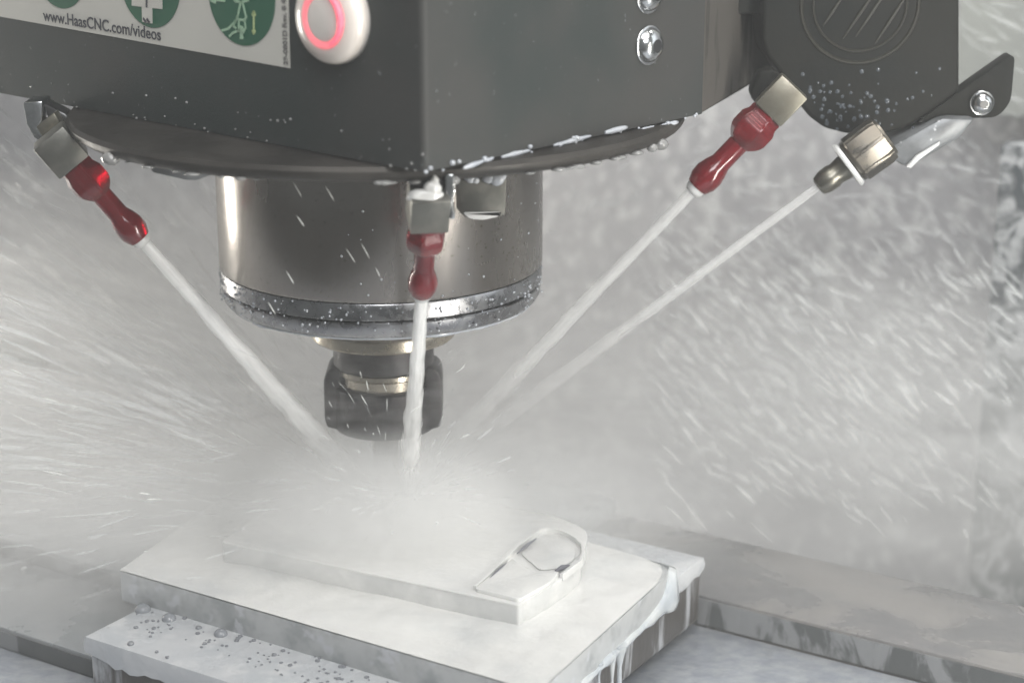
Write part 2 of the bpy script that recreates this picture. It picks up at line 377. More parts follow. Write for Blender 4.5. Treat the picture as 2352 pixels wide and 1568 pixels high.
link('far_rim', rim_wall(((1090, 1346), (1112, 1328), (1136, 1306), (1165, 1276), (1190, 1252), (1215, 1233), (1243, 1214), (1262, 1212), (1285, 1217), (1302, 1223), (1322, 1234), (1338, 1250), (1339, 1268), (1334, 1286), (1312, 1302), (1290, 1318)), .0016, .0003), PLATE, ob, angle=60)
bm = bmesh.new()
for seq, r_ in ((((1126, 1326), (1145, 1308), (1164, 1292)), .0007), (((1188, 1270), (1208, 1253), (1232, 1236)), .0009), (((1276, 1310), (1290, 1303), (1308, 1297)), .0013)):
    tube(bm, [Z(x, y, zb - .0001) for x, y in seq], [r_ * .4, r_, r_ * .3], 6)
link('dark_strip', bm, mat('boss_dark', (.20, .20, .225), rough=.25, metal=.3), ob)  # dark strips along the boss rim and at the pocket edge
# coolant spilling over the right end of the plate: a skirt that hugs the side, full height at the far corner
bm = bmesh.new()
ctl = [Z(1236, 1592, ZP), Z(1300, 1532, ZP), Z(1400, 1440, ZP), Z(1480, 1368, ZP), Z(1524, 1328, ZP), Z(1543, 1312, ZP), Z(1546, 1303, ZP), Z(1538, 1298, ZP), Z(1500, 1288, ZP), Z(1440, 1274, ZP)]
path = []
for c0, c1 in zip(ctl, ctl[1:]):
    for k in range(12): path.append(c0.lerp(c1, k / 12))
for _ in range(6): path = [path[0]] + [(path[k - 1] + path[k] * 2 + path[k + 1]) / 4 for k in range(1, len(path) - 1)] + [path[-1]]
cenp = (A + B + Cc + D) / 4
rows = []
for k, p in enumerate(path):
    t = k / (len(path) - 1); tan = (path[min(k + 1, len(path) - 1)] - path[max(k - 1, 0)]).normalized(); nrm = tan.cross(Vector((0, 0, 1))); nrm = nrm if nrm.dot(p - cenp) > 0 else -nrm
    cv = min(1, max(0, (t - .36) / .22)); cv = cv * cv * (3 - 2 * cv)          # how much of the side it covers
    n1 = noise.noise(p * 60); n2 = noise.noise(p * 160)
    zb_, zt = ZP - .0150, ZP + .0006
    top = (zb_ + .0030 + .0022 * n1) * (1 - cv) + zt * cv
    hang = .0012 + .0030 * max(0, n1) + .0012 * n2 + .0035 * cv
    fat = .0007 + .0014 * cv + .0007 * n1
    prof_ = [(-.0004 - .0012 * cv, top), (.0006 + fat * .45, top - .0012), (.0006 + fat * .9, top * .5 + zb_ * .5), (.0008 + fat * 1.15, zb_ + .0002), (.0006 + fat * .8, zb_ - hang * .7), (-.0004, zb_ - hang), (-.0014, zb_ - hang * .4)]
    rows.append([bm.verts.new(Vector((p.x + nrm.x * o_, p.y + nrm.y * o_, z_))) for o_, z_ in prof_])
for a_, b_ in zip(rows, rows[1:]):
    for k in range(len(a_) - 1): bm.faces.new((a_[k], a_[k + 1], b_[k + 1], b_[k]))
for x, y, l, r in ((1420, 1488, .020, .0030), (1403, 1504, .026, .0018), (1372, 1530, .009, .0016)):
    p = Z(x, y, ZP - .0145) + MX * .0008
    tube(bm, [p + Vector((0, 0, .002)), p - Vector((0, 0, l * .15)), p - Vector((0, 0, l * .4)), p - Vector((0, 0, l * .8)), p - Vector((0, 0, l))], [r * 1.2, r * .7, r * .35, r * .4, r * .1], 10)
link('coolant_rim', bm, mat('thin_coolant', (.54, .58, .62), (.70, .72, .72), .10, .18, scale=70, coat=.8, alpha=.68, bump=.0006, bscale=90), wp, angle=80)

# bubbles in the foam of the ledge
BUB = mat('bubble_film', (.34, .36, .39), rough=.06, coat=1.0, trans=.3, alpha=.8, ior=1.2)
def bubble(x, y, r, label=None):
    p = Z(x, y, JT + .0015); bm = bmesh.new(); blob(bm, p, r, (1, 1, .8), sub=3)
    return p, bm
for x, y, r, lb in ((328, 1400, .0037, 'largest clear bubble in the foam, nearest the left corner of the plate'),
                    (388, 1421, .0033, 'second clear bubble from the left in the foam under the plate'),
                    (507, 1456, .0031, 'third clear bubble, furthest right of the big ones in the foam')):
    p, bm = bubble(x, y, r)
    tag(link('bubble', bm, BUB), lb, 'bubble', 'large bubbles in the coolant foam')
bm = bmesh.new()
for k in range(120):
    t = random.random(); x = 300 + t * 620; y = 1405 + (x - 300) * .268 + random.gauss(0, 22) + 14
    blob(bm, Z(x, y, JT + .0015), random.choice((.0005, .0007, .0009, .0013)), (1, 1, .7), sub=1)
for x, y, r in ((456, 1441, .0015), (300, 1477, .0016), (470, 1478, .0012), (360, 1496, .0009), (384, 1508, .0009)): blob(bm, Z(x, y, JT + .0015), r, (1, 1, .7), sub=2)
o = link('foam_bubbles', bm, mat('small_bubble', (.22, .23, .25), rough=.1, coat=1, alpha=.8)); o['kind'] = 'stuff'; o['label'] = 'fine dark bubbles in the milky film under the plate'

# ================================================================== SPINDLE HEAD
head = thing('spindle_housing', 'dark charcoal sheet metal spindle head cover with a sharp front corner', 'spindle head', (0, 0, .09))
ZH = .0890
H = Y(975, 395, -.152); H.z = ZH
HL = Z(-260, 160, ZH); HL.z = ZH; HL = H + (Z(0, 214, ZH) - H) * 1.35
HR = Z(1612, 262, ZH); HS = Z(1762, 166, ZH)
HBl = HL + Vector((.10, .30, 0)); HBr = HS + Vector((-.08, .16, 0))
TOP = .34
nL = (H - HL).cross(Vector((0, 0, 1))).normalized()
if nL.y > 0: nL = -nL
nR = (HR - H).cross(Vector((0, 0, 1))).normalized()
if nR.y > 0: nR = -nR
nS = (HS - HR).cross(Vector((0, 0, 1))).normalized()
if nS.x < 0: nS = -nS
# folded sheet: both faces from one strip with a tight bend, 2 mm thick with a rolled lower lip
def sheet(name, line, z0, z1, m, t=.002, parent=head, bevel=.0006):
    bm = bmesh.new(); n = len(line)
    nor = []
    for i in range(n):
        a = line[max(i - 1, 0)]; b = line[min(i + 1, n - 1)]
        q = (b - a).cross(Vector((0, 0, 1))).normalized()
        if q.y > 0: q = -q
        nor.append(q)
    o_ = [[bm.verts.new(Vector((p.x, p.y, z))) for p in line] for z in (z0, z1)]
    i_ = [[bm.verts.new(Vector((p.x, p.y, z)) - q * t) for p, q in zip(line, nor)] for z in (z0, z1)]
    for k in range(n - 1):
        bm.faces.new((o_[0][k], o_[0][k + 1], o_[1][k + 1], o_[1][k])); bm.faces.new((i_[0][k + 1], i_[0][k], i_[1][k], i_[1][k + 1]))
        bm.faces.new((o_[0][k + 1], o_[0][k], i_[0][k], i_[0][k + 1])); bm.faces.new((o_[1][k], o_[1][k + 1], i_[1][k + 1], i_[1][k]))
    bm.faces.new((o_[0][0], o_[1][0], i_[1][0], i_[0][0])); bm.faces.new((o_[0][-1], i_[0][-1], i_[1][-1], o_[1][-1]))
    return link(name, bm, m, parent)
def bend(a, c, b, r=.004, seg=6):
    p = c + (a - c).normalized() * r; q = c + (b - c).normalized() * r
    return [p * (1 - t) ** 2 + c * 2 * t * (1 - t) + q * t ** 2 for t in [k / seg for k in range(seg + 1)]]
sheet('front_cover', [HL] + bend(HL, H, HR, .003) + [HR], ZH, TOP, PAINT)
HR2 = HR - nR * .0012 + (HR - H).normalized() * .0004
sheet('side_panel', [HR2, HS, HBr], ZH, TOP, PAINT_SIDE)
bm = bmesh.new(); prism(bm, [Vector((p.x, p.y, ZH + .006)) - q for p, q in ((HL, -nL * -.003), (H, Vector((0, -.006, 0))), (HR, nR * .003), (HS, nS * .003), (HBr, nS * .003), (HBl, Vector((-.003, 0, 0))))], Vector((0, 0, .003)))
link('cover_floor', bm, CAST, head)
# round casting under the cover
bm = bmesh.new()
lathe(bm, [(.060, .0815), (.136, .0815), (.1385, .0830), (.1395, .0845), (.1395, .0862), (.1380, .0880), (.10, .0885)], 120)
link('spindle_casting', bm, CAST, head)
# small plate bolted below the casting at the left
bm = bmesh.new()
q = [Y(x, y + 13, -.098) for x, y in ((346, 360), (345, 378), (352, 385), (428, 402), (450, 402), (478, 392), (482, 372))]
prism(bm, q, Vector((.004, .014, 0)), .0012)
link('lug', bm, HOSE, head)

# sticker on the left face
def fL(x, y, off=.0006): return onplane(x, y, H, nL) + nL * off
sL = (HL - H).normalized()                       # along the face to the left
def face_mtx(p, n):                               # local x to the right along the face, y up, z out of the face
    z = n.normalized(); y = Vector((0, 0, 1)); x = y.cross(z).normalized()
    return Matrix(((x.x, y.x, z.x, p.x), (x.y, y.y, z.y, p.y), (x.z, y.z, z.z, p.z), (0, 0, 0, 1)))
BRc = fL(668, 157, 0); Lb = fL(0, 38, 0)
ML = face_mtx(BRc, nL); MLi = ML.inverted()
def loc(x, y): q = MLi @ fL(x, y, 0); return q.x, q.y
wS = .30; slope = (loc(0, 38)[1]) / (loc(0, 38)[0])
sticker = None
def flat(name, pts2, z, m, parent, t=.0003):
    bm = bmesh.new(); prism(bm, [ML @ Vector((x, y, z)) for x, y in pts2], (ML.to_3x3() @ Vector((0, 0, t))))
    return link(name, bm, m, parent, smooth=False)
sticker = flat('sticker', [(-wS, -wS * slope), (0, 0), (.0015, .14), (-wS, .14 - wS * slope)], .0002, STICKER, head)
def disc2(cx, cy, rx, ry, n=56): return [(cx + rx * math.cos(2 * math.pi * k / n), cy + ry * math.sin(2 * math.pi * k / n)) for k in range(n)]
Rg = None
cs = [(557, -10), (346, -46), (138, -86)]
rr = abs(loc(557, 105)[1] - loc(557, -10)[1]) * .99
for cx, cy in cs:
    x, y = loc(cx, cy); flat('green_circle', disc2(x, y, rr, rr), .0006, GREEN, sticker, .0002)
z2 = .0009
def strokes(name, lines, wdt, m, z=z2):
    bm = bmesh.new()
    for ln in lines:
        for (x0, y0), (x1, y1) in zip(ln, ln[1:]):
            a = Vector(loc(x0, y0)); b = Vector(loc(x1, y1)); d = (b - a)
            if d.length < 1e-6: continue
            n_ = Vector((-d.y, d.x)).normalized() * wdt / 2; e = d.normalized() * wdt * .3
            pp = [a - e - n_, b + e - n_, b + e + n_, a - e + n_]
            prism(bm, [ML @ Vector((q.x, q.y, z)) for q in pp], ML.to_3x3() @ Vector((0, 0, .00012)))
    return link(name, bm, m, sticker, smooth=False)
# white tool-holder symbol in the middle circle
flat('white_symbol', [loc(*q) for q in ((307, -40), (307, 13), (377, 21), (377, -32))], .0009, STICKER, sticker, .0002)
flat('white_symbol', [loc(*q) for q in ((330, 16), (331, 50), (354, 54), (354, 19))], .0009, STICKER, sticker, .0002)
strokes('hatch_lines', [[(342, -35), (342, 15)], [(335, 43), (340, 50)], [(343, 44), (348, 51)]], .0011, INK, .0012)
# arrow, chuck and hand drawn in the right circle
flat('white_arrow', [loc(*q) for q in ((486, 2), (500, -10), (500, -4), (521, -2), (521, 5), (501, 3), (500, 9))], .0009, PALE, sticker, .0002)
strokes('hand_drawing', [[(541, -2), (545, 3), (560, 5), (574, 1), (576, -4)], [(557, 4), (550, 38)], [(561, 5), (569, 38)],
                         [(548, 38), (552, 45), (566, 46), (570, 38)], [(553, 45), (552, 66), (558, 76)], [(566, 46), (568, 64), (561, 78)],
                         [(557, 60), (557, 88)], [(561, 62), (561, 88)], [(514, 70), (528, 66), (536, 58), (545, 50), (550, 36)],
                         [(531, 83), (538, 76), (550, 71), (556, 68)], [(543, 52), (540, 60), (546, 64)], [(548, 44), (543, 50)]], .0010, PALE)
strokes('double_arrow', [[(587, 28), (587, 76)], [(584, 34), (587, 27), (590, 35)], [(584, 70), (587, 77), (590, 71)]], .0009, mat('sticker_lime', (.50, .60, .28), rough=.5))
def text(name, body, x, y, size, rot, m, parent, bold=.0):
    c = bpy.data.curves.new(name, 'FONT'); c.body = body; c.size = size; c.extrude = .0001; c.offset = bold
    tmp = bpy.data.objects.new(name, c); COL.objects.link(tmp)
    bpy.context.view_layer.update()
    dg = bpy.context.evaluated_depsgraph_get(); me = bpy.data.meshes.new_from_object(tmp.evaluated_get(dg))
    COL.objects.unlink(tmp); bpy.data.objects.remove(tmp)
    xs = [v.co.x for v in me.vertices]
    T = ML @ Matrix.Translation((x, y, .0007)) @ Matrix.Rotation(rot, 4, 'Z')
    me.transform(T); me.materials.clear(); me.materials.append(m)
    o = bpy.data.objects.new(name, me); COL.objects.link(o); o.parent = parent; o.matrix_parent_inverse = Matrix.Translation(-world(parent))
    return o, max(xs) - min(xs)
x0, y0 = loc(103, 47); x1, y1 = loc(378, 94)
_, wid = text('lettering', 'www.HaasCNC.com/videos', 5, 5, 1.0, 0, INK, sticker); bpy.data.objects.remove(_)
sz = math.hypot(x1 - x0, y1 - y0) / (wid * 1.02)
text('lettering', 'www.HaasCNC.com/videos', x0, y0, sz, math.atan2(y1 - y0, x1 - x0), INK, sticker, .00005)
x0, y0 = loc(664, 150)
text('part_number', '29-0801D Rev. B ©', x0, y0, .0034, R(90), mat('sticker_ink_grey', (.16, .155, .15), rough=.5), sticker, .0001)

# illuminated push button
bc = fL(775, 40, 0); MB = face_mtx(bc, nL)
btn_r = .0178
bm = bmesh.new(); lathe(bm, [(btn_r, .0), (btn_r, .003), (btn_r * .97, .0055), (btn_r * .9, .0072), (btn_r * .66, .0080), (btn_r * .64, .0074), (.0, .0074)][:-1], 64, MB)
btn = link('push_button', bm, BUTTON, head, angle=50)
bm = bmesh.new(); lathe(bm, [(btn_r * .635, .0073), (btn_r * .63, .0082), (btn_r * .50, .0082), (btn_r * .49, .0073)], 64, MB, cap=False)
link('lit_ring', bm, LIT, btn)
bm = bmesh.new()
pts_ = [MB @ Vector((btn_r * .565 * math.cos(R(a)), btn_r * .565 * math.sin(R(a)), .0081)) for a in range(-70, 96, 6)]
tube(bm, pts_, [btn_r * .085 * min(1, .25 + .75 * math.sin(math.pi * k / (len(pts_) - 1))) for k in range(len(pts_))], 8)
link('lit_arc', bm, LITSTRONG, btn)
bm = bmesh.new(); lathe(bm, [(btn_r * .485, .0072), (btn_r * .48, .0080), (btn_r * .3, .0086), (.0004, .0088)], 48, MB)
link('button_cap', bm, BUTTON, btn)

# socket screws on the right face
def screw(px, py, r, base_pt, n, parent, name='screw'):
    p = onplane(px, py, base_pt, n); m_ = face_mtx(p + n * .0001, n)
    bm = bmesh.new(); lathe(bm, [(r, 0), (r, .0006), (r * .93, .0011), (r * .86, .0010)], 40, m_, cap=False)
    lathe(bm, [(r * .86, .0008), (r * .80, .0022), (r * .62, .0040), (r * .36, .0050), (r * .33, .0050)], 40, m_, cap=False)
    s = link(name, bm, CHROME, parent, angle=60)
    bm = bmesh.new()
    mm = m_ @ Matrix.Rotation(.3, 4, 'Z')
    lathe(bm, [(r * .34, .0050), (r * .30, .0032), (r * .18, .0022), (r * .02, .0020)], 6, mm)
    link('hex_socket', bm, SOCKET, s, smooth=False)
    return s
screw(1489, 104, .0086, H, nR, head); screw(1489, -14, .0086, H, nR, head)

# beads of coolant along the lower edge of the cover
bm = bmesh.new(); bw = bmesh.new()
def on_edge(t, a, b): return a.lerp(b, t)
def px_on(x, y): return onplane(x, y, H, nR)
for x0, y0, x1, y1, r in ((1063, 386, 1110, 369, .0017), (1112, 370, 1132, 362, .0012), (1150, 361, 1215, 345, .0016), (1270, 334, 1355, 312, .0016), (1388, 305, 1438, 292, .0022), (1468, 300, 1500, 290, .0015), (1512, 291, 1555, 280, .0018)):
    n_ = 9; pp = [px_on(x0 + (x1 - x0) * k / n_, y0 + (y1 - y0) * k / n_) + nR * .0004 for k in range(n_ + 1)]
    tube(bm, pp, [r * .62 * (.25 + .75 * math.sin(math.pi * (k + .5) / (n_ + 1)) ** .6) * (1 + .35 * noise.noise(p * 300)) for k, p in enumerate(pp)], 10)
for k in range(26):
    t = random.random(); p = H.lerp(HR, t) + nR * .0006; p.z = ZH + random.random() * .003 - .001
    blob(bm, p, random.uniform(.0005, .0013), (1, 1, .9), sub=2)
o = link('coolant_beads', bm, BLUEMILK, head, angle=80)
bm = bmesh.new()
for k in range(24):                                # drops hanging from the casting and the cover edge
    a = R(random.uniform(188, 352)); rr_ = .1375
    p = Vector((rr_ * math.cos(a), rr_ * math.sin(a), .0818)); r_ = random.uniform(.0008, .0024)
    blob(bm, p, r_, (1.6, 1.6, random.uniform(.3, .7)), sub=2)
for k in range(46):
    t = random.random(); p = H.lerp(HL, t) + nL * .0003; p.z = ZH + random.random() ** 2 * .012
    blob(bm, p, random.uniform(.0003, .0008), sub=1)
for x, y, r_ in ((300, 348, .0034), (1470, 318, .003), (1035, 398, .0022), (1420, 322, .0022)):
    p = Vector((0, 0, 0)); d_ = ray(x, y); best = CAM + d_ * ((.0835 - CAM.z) / d_.z); 
    a = math.atan2(best.y, best.x); p = Vector((.1385 * math.cos(a), .1385 * math.sin(a), .0818)); blob(bm, p, r_, (1.2, 1.2, .9), sub=2)
hd = link('hanging_drops', bm, mat('clear_drops', (.42, .42, .41), rough=.06, trans=.5, coat=1, ior=1.33), head, angle=80); hd['kind'] = 'stuff'

# ================================================================== SPINDLE NOSE
sp = thing('spindle_nose', 'large round brushed steel spindle nose hanging under the charcoal head', 'spindle', (0, 0, .0))
bm = bmesh.new(); lathe(bm, [(.050, .0815), (.0752, .0813), (.0752, .0160), (.0748, .0152), (.070, .0152)], 160)
link('nose_barrel', bm, STEEL, sp)
bm = bmesh.new(); lathe(bm, [(.0705, .0153), (.0705, .0060), (.0735, .0055)], 120, cap=False)
link('groove_shadow_gap', bm, GROOVE, sp)
bm = bmesh.new(); lathe(bm, [(.070, .0146), (.0745, .0146), (.0749, .0140), (.0749, .0075), (.0744, .0069), (.070, .0069)], 160, cap=False)
link('upper_ring', bm, RING, sp)
bm = bmesh.new(); lathe(bm, [(.070, .0060), (.0740, .0060), (.0745, .0054), (.0742, .0012), (.0728, -.0010), (.0712, -.0016), (.030, -.0016), (.030, .004)], 160, cap=False)
link('lower_ring', bm, RING, sp)
bm = bmesh.new()
pp = []
for k in range(241):
    a = 2 * math.pi * k / 240; pp.append(Vector((.0712 * math.cos(a), .0712 * math.sin(a), -.0018)))
tube(bm, pp, [.0007 + .0009 * max(0, noise.noise(p * 90)) for p in pp], 6)
link('foam_line', bm, BLUEMILK, sp, angle=80)
bm = bmesh.new()                                    # fine drops clinging to the rings and barrel
for k in range(230):
    a = R(random.uniform(185, 355)); z = random.choice((random.uniform(.001, .014), random.uniform(.001, .014), random.uniform(.001, .06) if math.cos(a) > -.2 else random.uniform(.002, .013)))
    blob(bm, Vector((.0751 * math.cos(a), .0751 * math.sin(a), z)), random.uniform(.00025, .0007), (1, 1, 1.1), sub=1)
link('clinging_drops', bm, BLUEMILK, sp, angle=80)

# ================================================================== TOOL HOLDER
th = thing('tool_holder', 'dark steel tool holder with bright rings, turning inside the spray below the spindle', 'tool holder', (0, 0, -.03))
bm = bmesh.new(); lathe(bm, [(.0290, -.0125), (.0328, -.0140), (.0340, -.0158), (.0340, -.0205), (.0332, -.0214), (.0240, -.0220)], 96, cap=False)
link('gauge_flange', bm, BRASSY, th)
bm = bmesh.new(); lathe(bm, [(.0250, -.0016), (.0250, -.0090), (.0270, -.0128), (.0292, -.0124)], 96, cap=False); link('upper_neck', bm, DARKSTEEL, th)
bm = bmesh.new(); lathe(bm, [(.0238, -.0216), (.0238, -.0345), (.0226, -.0356)], 96, cap=False)
link('neck', bm, DARKSTEEL, th)
bm = bmesh.new(); lathe(bm, [(.0210, -.0350), (.0224, -.0362), (.0226, -.0382), (.0214, -.0392), (.0214, -.0440), (.022, -.0446)], 96, cap=False)
link('bright_collar', bm, BRASSY, th)
bm = bmesh.new(); lathe(bm, [(.020, -.0436), (.0236, -.0440), (.0246, -.0450), (.0246, -.0640), (.0238, -.0662), (.020, -.0668), (.010, -.0668)], 96)
link('collet_nut', bm, DARKSTEEL, th)
for s in (-1, 1):                                   # drive lugs that stand proud on both sides
    bm = bmesh.new()
    pr = [(.0200, -.0340), (.0245, -.0348), (.0265, -.0370), (.0276, -.0400), (.0278, -.043), (.0278, -.0600), (.0268, -.0640), (.0200, -.0660)]
    P = [Vector((s * r_, -.011, z_)) for r_, z_ in pr]
    prism(bm, P, Vector((0, .022, 0)), .0010)
    link('drive_lug', bm, DARKSTEEL, th)
bm = bmesh.new(); lathe(bm, [(.0060, -.069), (.0060, -.111)], 24); link('end_mill', bm, STEEL, th)

# ================================================================== COOLANT NOZZLES
T0 = Vector((0.0, -.004, ZP + .010))
def nozzle(label, tip, target, s=1.0, body_len=.017, body_w=.0165, pivot=True, twist=0.0, gold=False, hexn=6):
    d = (target - tip).normalized()
    t = thing('coolant_nozzle', label, 'nozzle', tip, 'red tipped coolant nozzles')
    m_ = frame_from(tip, d) @ Matrix.Rotation(twist, 4, 'Z')
    # local z grows towards the target; the nozzle lies at negative z
    bm = bmesh.new()
    lathe(bm, [(.0030 * s, .0), (.0050 * s, -.0008 * s), (.0066 * s, -.0045 * s), (.0068 * s, -.0085 * s), (.0058 * s, -.0125 * s), (.0047 * s, -.0155 * s),
               (.0047 * s, -.0270 * s), (.0060 * s, -.0285 * s)], 28, m_)
    link('red_tip', bm, RED, t, angle=40)
    bm = bmesh.new()
    lathe(bm, [(.0050 * s, -.0265 * s), (.0076 * s, -.0290 * s), (.0094 * s, -.0320 * s), (.0094 * s, -.0390 * s), (.0080 * s, -.0405 * s), (.0080 * s, -.0445 * s)], hexn, m_)
    bmesh.ops.bevel(bm, geom=bm.edges[:], offset=.0006, segments=2, affect='EDGES', clamp_overlap=True)
    link('red_collar', bm, RED, t, angle=40)
    bm = bmesh.new(); mb = m_ @ Matrix.Translation((0, 0, -.0445 * s - body_len)) @ Matrix.Rotation(R(45), 4, 'Z')
    box(bm, mb, body_w, body_w, body_len, .0008)
    link('square_body', bm, FITGOLD if gold else FIT, t)
    if pivot:
        bm = bmesh.new(); bm2 = m_ @ Matrix.Translation((0, 0, -.0445 * s - body_len - .008))
        lathe(bm, [(.0052, 0), (.0058, .001), (.0058, .0085)], 20, bm2); link('pivot_neck', bm, FITGOLD, t)
    # foamy collar of coolant where the jet leaves the tip
    bm = bmesh.new(); lathe(bm, [(.0025 * s, -.0012 * s), (.0044 * s, -.0010 * s), (.0042 * s, .0012 * s), (.0030 * s, .0028 * s)], 16, m_); link('foam_collar', bm, MILK, t, angle=60)
    return t, m_, d
def jet(label, tip, target, r0, r1, mt, group='coolant jets'):
    d = (target - tip); Ln = d.length
    bm = bmesh.new(); prof = []
    for k in range(81):
        t = k / 80; prof.append((r0 + (r1 - r0) * t ** 1.4, t * Ln))
    lathe(bm, prof, 24)
    o = link('coolant_jet', bm, mt); o.matrix_world = frame_from(tip, d)
    for v in o.data.vertices:
        z = v.co.z; k = 1 + (.05 + .30 * z / Ln) * noise.noise(Vector((v.co.x * 350, v.co.y * 350, z * 120)))
        v.co.x *= k; v.co.y *= k
    return tag(o, label, 'coolant jet', group)
JA = jet_mat('jet_milk', (1.0, .12), .19); JB = jet_mat('jet_milk_thin', (.42, .0), .20); JC = jet_mat('jet_milk_thinner', (.28, .0), .24)

tipL = Y(324, 550, -.035); TL = Y(850, 1140, -.012)
nz, mL_, dL = nozzle('red tipped nozzle hanging at far left under the head, aimed down to the right', tipL, TL, 1.0, twist=R(45), pivot=False)
# swivel bracket of the left nozzle
bm = bmesh.new()
yy = tipL.y + .012
prism(bm, [Y(x, y, yy) for x, y in ((52, 236), (98, 232), (96, 300), (128, 330), (100, 330), (78, 318), (60, 285))], Vector((0, .016, 0)), .0010)
link('swivel_bracket', bm, CHROME, nz)
bm = bmesh.new(); prism(bm, [Y(x, y, yy - .003) for x, y in ((82, 292), (124, 258), (138, 282), (100, 320))], Vector((0, .014, 0)), .0008)
link('hinge_block', bm, FITGOLD, nz)
bm = bmesh.new(); prism(bm, [Y(x, y, yy + .004) for x, y in ((98, 236), (150, 262), (185, 300), (130, 330))], Vector((0, .012, 0)), .0008)
link('hinge_plate', bm, SOCKET, nz)
jet('thick white jet from the left nozzle, slanting down to the plate', tipL, TL, .0031, .0066, JA)

tipM = Y(969, 676, -.108); TM = Y(938, 1130, -.05)
nz, mM_, dM = nozzle('red tipped nozzle in front of the round steel spindle nose, aimed almost straight down', tipM, TM, .90, body_len=.0165, body_w=.0155, twist=R(45), pivot=False)
yy = tipM.y - .026
bm = bmesh.new(); prism(bm, [Y(x, y, yy) for x, y in ((938, 395), (1018, 395), (1018, 462), (942, 462))], Vector((0, .018, 0)), .0010); link('upper_block', bm, DARKSTEEL, nz)
bm = bmesh.new(); prism(bm, [Y(x, y, yy - .002) for x, y in ((1022, 400), (1045, 400), (1044, 425), (1046, 440), (1040, 470), (1046, 505), (1030, 505), (1024, 470))], Vector((0, .010, 0)), .0010); link('hinge_pin', bm, CHROME, nz)
bm = bmesh.new()
blob(bm, Y(975, 452, yy - .003), .0062, (1.15, .5, .55), sub=3, rough=.3); blob(bm, Y(992, 438, yy - .003), .0042, (.8, .5, 1.0), sub=3, rough=.3); blob(bm, Y(998, 420, yy - .002), .0024, (.7, .5, 1.3), sub=2, rough=.3)
link('coolant_blob', bm, MILK, nz, angle=80)
jet('white jet falling in front of the tool from the middle nozzle', tipM, TM, .0028, .0056, jet_mat('jet_milk_mid', (1.0, .0), .135))
# block fitting beside the middle nozzle
fb = thing('fitting_block', 'square nickel block fitting right of the middle nozzle with white foam below', 'fitting', Y(1102, 460, -.085))
yb = -.098
bm = bmesh.new(); prism(bm, rounded([Y(x, y, yb) for x, y in ((1046, 408), (1162, 408), (1160, 492), (1140, 500), (1068, 500), (1048, 478))], .001), Vector((0, .022, 0)), .0010); link('block_body', bm, FIT, fb)
bm = bmesh.new(); prism(bm, rounded([Y(x, y, yb - .0008) for x, y in ((1062, 488), (1152, 487), (1146, 497), (1112, 505), (1080, 503))], .0015), Vector((0, .010, 0)), .0006); link('foam_patch', bm, MILK, fb)
bm = bmesh.new()
for x, y, r_ in ((1080, 412, .0018), (1092, 415, .0014), (1125, 410, .0025), (1142, 413, .0030), (1150, 406, .0022)): blob(bm, Y(x, y, yb - .001), r_, (1.2, .6, .9), sub=2, rough=.4)
link('foam_dabs', bm, BLUEMILK, fb, angle=80)
bm = bmesh.new()
for x0, x1, y in ((1112, 1152, 404), (1036, 1044, 470)): prism(bm, [Y(x, yy_, yb - .0014) for x, yy_ in ((x0, y - 6), (x1, y - 6), (x1, y + 6), (x0, y + 6))], Vector((0, .002, 0)), .0004)
link('red_insert', bm, RED, fb)

tipR = Y(1598, 432, .0); TR = Y(905, 1150, .004)
nz, mR_, dR = nozzle('red tipped nozzle on the right below the black unit, aimed down to the left', tipR, TR, 1.06, body_len=.0175, body_w=.0160, gold=True, twist=R(52), pivot=False)
bm = bmesh.new(); prism(bm, [Y(x, y, tipR.y + .012) for x, y in ((1745, 168), (1775, 160), (1800, 178), (1765, 205), (1735, 240), (1725, 215))], Vector((0, .014, 0)), .0012); link('swivel_bracket', bm, BLACK, nz)
jet('pale jet from the right red nozzle, fading as it nears the cut', tipR, TR, .0026, .0056, JB)

# programmable steel nozzle on its arm
tipP = Y(1878, 430, .0); TP = Y(900, 1150, .0)
dP = (TP - tipP).normalized(); mP = frame_from(tipP, dP)
pn = thing('steel_nozzle', 'bare steel nozzle with a hexagonal nut and white washer under the black unit', 'nozzle', tipP)
bm = bmesh.new(); lathe(bm, [(.0032, .0), (.0046, -.0008), (.0056, -.004), (.0058, -.0085), (.0052, -.0100), (.0056, -.013), (.0062, -.0165)], 32, mP); link('nozzle_tip', bm, mat('ribbed_nickel', (.20, .19, .16), (.13, .125, .11), .32, metal=.85, scale=120), pn)
bm = bmesh.new(); lathe(bm, [(.0070, -.0158), (.0112, -.0162), (.0116, -.0172), (.0108, -.0185)], 40, mP); link('white_washer', bm, MILK, pn)
bm = bmesh.new(); lathe(bm, [(.0096, -.0182), (.0118, -.0200), (.0120, -.0360), (.0108, -.0385), (.0080, -.0390)], 8, mP @ Matrix.Rotation(.35, 4, 'Z'))
bmesh.ops.bevel(bm, geom=bm.edges[:], offset=.0012, segments=2, affect='EDGES', clamp_overlap=True); link('hex_nut', bm, mat('dark_nickel', (.13, .122, .11), (.20, .18, .15), .25, .35, metal=.9, scale=70), pn)
bm = bmesh.new(); prism(bm, [Y(x, y, .012) for x, y in ((2030, 345), (2165, 270), (2245, 272), (2205, 320), (2085, 388), (2058, 372))], Vector((0, .03, 0)), .003)
link('arm', bm, HOSE, pn)
bm = bmesh.new(); prism(bm, [Y(x, y, .0105) for x, y in ((2082, 384), (2105, 358), (2160, 325), (2158, 334), (2112, 368), (2092, 388))], Vector((0, .004, 0)), .0006); link('wet_edge', bm, MILK, pn)
jet('thin faint jet from the bare steel nozzle, lowest slant on the right', tipP, TP, .0020, .0050, JC)

